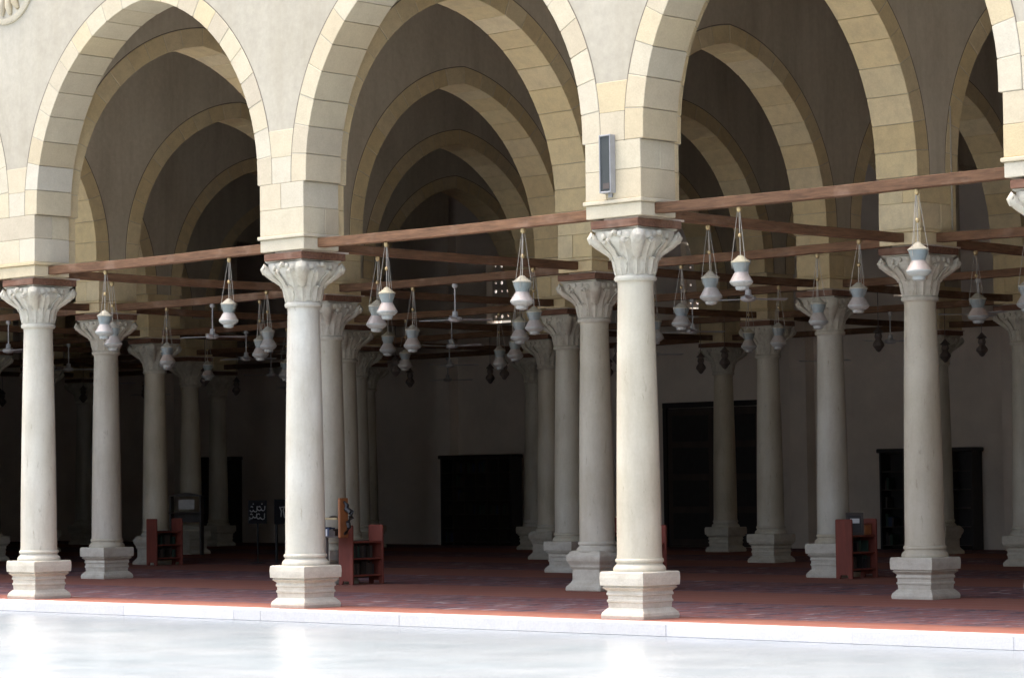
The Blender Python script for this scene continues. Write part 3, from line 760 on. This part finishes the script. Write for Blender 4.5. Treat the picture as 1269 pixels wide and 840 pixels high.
# wooden lectern shelf by the second column of the second row
ls = thing('lectern', 'wooden lectern with pale shelf and black curled bracket behind the second front column', 'lectern', (gx(1)+.36, gy(1)-.52, 0))
MB().lathe([(.13, 0), (.13, .03), (.03, .06), (.025, .80)], 12, c=(.12, 0)).build('pedestal', 'dark_wood', ls, smooth=40)
MB().box(0, .49, -.12, .12, 1.10, 1.135).build('shelf', 'pale_wood', ls, bevel=.004)
MB().box(.492, .545, -.10, .10, .80, 1.46).build('upright', 'orange_wood', ls, bevel=.012)
MB().box(0, .49, -.10, .12, .80, .825).build('lower_shelf', 'dark_wood', ls)
MB().box(.0, .03, -.05, .05, .826, 1.099).build('post', 'dark_wood', ls)
MB().tube([(.55, 0, 1.40), (.62, 0, 1.34), (.60, 0, 1.28), (.72, 0, 1.22), (.72, 0, 1.14), (.64, 0, 1.06), (.66, 0, .97), (.59, 0, .88), (.55, 0, .86)], [.02, .035, .045, .05, .05, .04, .035, .03, .02], 8).build('bracket', 'black_wood', ls, smooth=60)
MB().lathe([(.07, 1.135), (.075, 1.15), (.03, 1.165)], 12, c=(.28, 0)).build('dish', 'dark_metal', ls)
y_ = .05
for k in range(7):
    w_ = rng.uniform(.035, .07)
    MB().box(y_, y_+w_-.004, -.06, .08, .826, .826+rng.uniform(.08, .15)).build('book', rng.choice(['paper_white', 'book_blue', 'dark_wood', 'book_tan', 'grey_cloth']), ls); y_ += w_
# dark wooden cabinet round a far column
cb = thing('reading_desk', 'dark canopied desk with a pale panel, behind the leftmost red book stand', 'desk', (gx(-2)+.50, gy(3)-.55, 0), R(35))
MB().box(-.42, .42, -.16, .16, 1.02, 1.05).build('top', 'dark_wood', cb, bevel=.004)
MB().add([(-.48, -.18, 1.44), (.48, -.18, 1.44), (0, -.18, 1.53), (-.48, .18, 1.44), (.48, .18, 1.44), (0, .18, 1.53)], [(0, 1, 2), (5, 4, 3), (0, 3, 4, 1), (1, 4, 5, 2), (2, 5, 3, 0)]).build('canopy', 'dark_wood', cb)
for x_ in (-.40, .36): MB().box(x_, x_+.04, -.14, .14, 0, 1.44).build('post', 'dark_wood', cb)
MB().box(-.20, .20, -.02, .0, 1.12, 1.36).build('panel', 'paper_white', cb)
MB().box(-.355, .355, .1, .13, .80, 1.02).build('back_panel', 'dark_wood', cb)

# notice board with brush lettering
def sign(loc, rz, label, strokes, w_, h_, z0, pole=True):
    t = thing('notice_board', label, 'sign', loc, rz)
    MB().box(-w_/2, w_/2, -.012, .012, z0, z0+h_).build('board', 'sign_black', t, bevel=.004)
    if pole:
        MB().tube([(0, .0, .02), (0, .0, z0)], .018, 8).build('pole', 'iron', t)
        MB().lathe([(.17, 0), (.17, .012), (.03, .03)], 16).build('foot', 'iron', t)
    else:
        MB().box(-w_/2+.02, -w_/2+.05, -.01, .2, 0, z0).build('leg', 'iron', t); MB().box(w_/2-.05, w_/2-.02, -.01, .2, 0, z0).build('leg', 'iron', t)
    for s_ in strokes:
        MB().tube([(x_, -.016, z0+z_) for x_, z_ in s_], .011, 5).build('lettering', 'letter_grey', t)
def curl(cx, cz, s):
    return [(cx+s*.09, cz+s*.05), (cx+s*.06, cz-s*.03), (cx, cz-s*.045), (cx-s*.06, cz-s*.02), (cx-s*.085, cz+s*.03)]
st = []
for zc, xs_ in ((.29, (.12, .04, -.05, -.13)), (.13, (.11, .02, -.06, -.14))):
    for k, xc in enumerate(xs_):
        st.append(curl(xc, zc+rng.uniform(-.015, .015), rng.uniform(.42, .55)))
        if k % 2 == 0: st.append([(xc+.045, zc+.09), (xc+.04, zc+.01)])
        else: st.append([(xc-.02, zc+.07), (xc+.01, zc+.085), (xc+.03, zc+.06)])
st += [[(.09, .42), (.11, .43)], [(-.10, .42), (-.08, .43)], [(-.16, .10), (-.19, .08)]]
sign((gx(-.72), gy(2.24), 0), R(40), 'black notice board with white brush lettering on a thin stand in the dark hall', st, .40, .50, .86)
sign((gx(-.66), gy(2.305), 0), R(40), 'dark easel board with a few faint white strokes right of the lettered board', [[(-.06, .38), (-.02, .28), (-.03, .16)], [(.05, .38), (.02, .30), (.05, .14)], [(-.05, .36), (.06, .38)]], .36, .54, .84, False)

# bookcases and door along the back wall
def bookcase(xa, xb, h, label, cols, shelves, nb, yo=0):
    t = thing('bookcase', label, 'bookcase', ((xa+xb)/2, BACK-.02-yo, 0)); w_ = xb-xa; d = .42
    for x_ in (-w_/2, w_/2-.05): MB().box(x_, x_+.05, -d, 0, 0, h).build('side_panel', 'black_wood', t)
    MB().box(-w_/2+.05, w_/2-.05, -.03, 0, 0, h).build('back_panel', 'black_wood', t)
    MB().box(-w_/2-.06, w_/2+.06, -d-.05, 0, h+.001, h+.10).build('cornice', 'black_wood', t, bevel=.02)
    for k in range(1, cols):
        x_ = -w_/2+.05+(w_-.1)*k/cols; MB().box(x_-.02, x_+.02, -d+.005, -.031, .0, h).build('divider', 'dark_wood', t)
    for c_ in range(cols):
        xa_ = -w_/2+.05+(w_-.1)*c_/cols+.022; xb_ = -w_/2+.05+(w_-.1)*(c_+1)/cols-.022
        for k in range(shelves):
            z = .08+(h-.1)*k/shelves; MB().box(xa_, xb_, -d+.01, -.032, z, z+.025).build('shelf', 'dark_wood', t)
            if rng.random() < nb:
                q = xa_+.03
                while q < xb_-.1:
                    ww_ = rng.uniform(.04, .08)
                    MB().box(q, q+ww_-.004, -d+.08, -.1, z+.026, z+.026+rng.uniform(.2, .3)).build('book', rng.choice(['book_green', 'book_blue', 'dark_wood', 'black_wood', 'dark_wood']), t); q += ww_
                    if rng.random() < .12: break
    return t
bookcase(gx(-2)+.30, gx(-2)+2.95, 2.34, 'wide black bookcase against the back wall in the middle of the picture', 6, 6, .3, .34)
bookcase(gx(0)+2.45, gx(0)+5.05, 2.27, 'black glass-paper bookcase against the back wall behind the right column'.replace('glass-paper ', ''), 4, 5, .5)
dr = thing('door', 'tall dark wooden door with glazed panels in the back wall, seen between the rear columns', 'door', (gx(-1)+3.2, BACK-.01, 0))
for x_ in (-1.62, 1.50): MB().box(x_, x_+.12, -.10, 0, 0, 3.52).build('jamb', 'black_wood', dr)
MB().box(-1.62, 1.62, -.11, 0, 3.522, 3.66).build('lintel', 'black_wood', dr)
for x_ in (-1.49, .01):
    lf = MB().box(0, 1.48, -.06, -.01, .01, 3.51).build('leaf', 'dark_wood', dr, loc=(x_, 0, 0))
    for z in (.2, 1.02, 1.84, 2.66): MB().box(.15, 1.33, -.075, -.061, z, z+.66).build('panel', 'black_wood', lf, bevel=.012)
bookcase(gx(-4)+1.2, gx(-4)+3.4, 2.45, 'black bookcase against the back wall far to the left', 4, 5, .4)
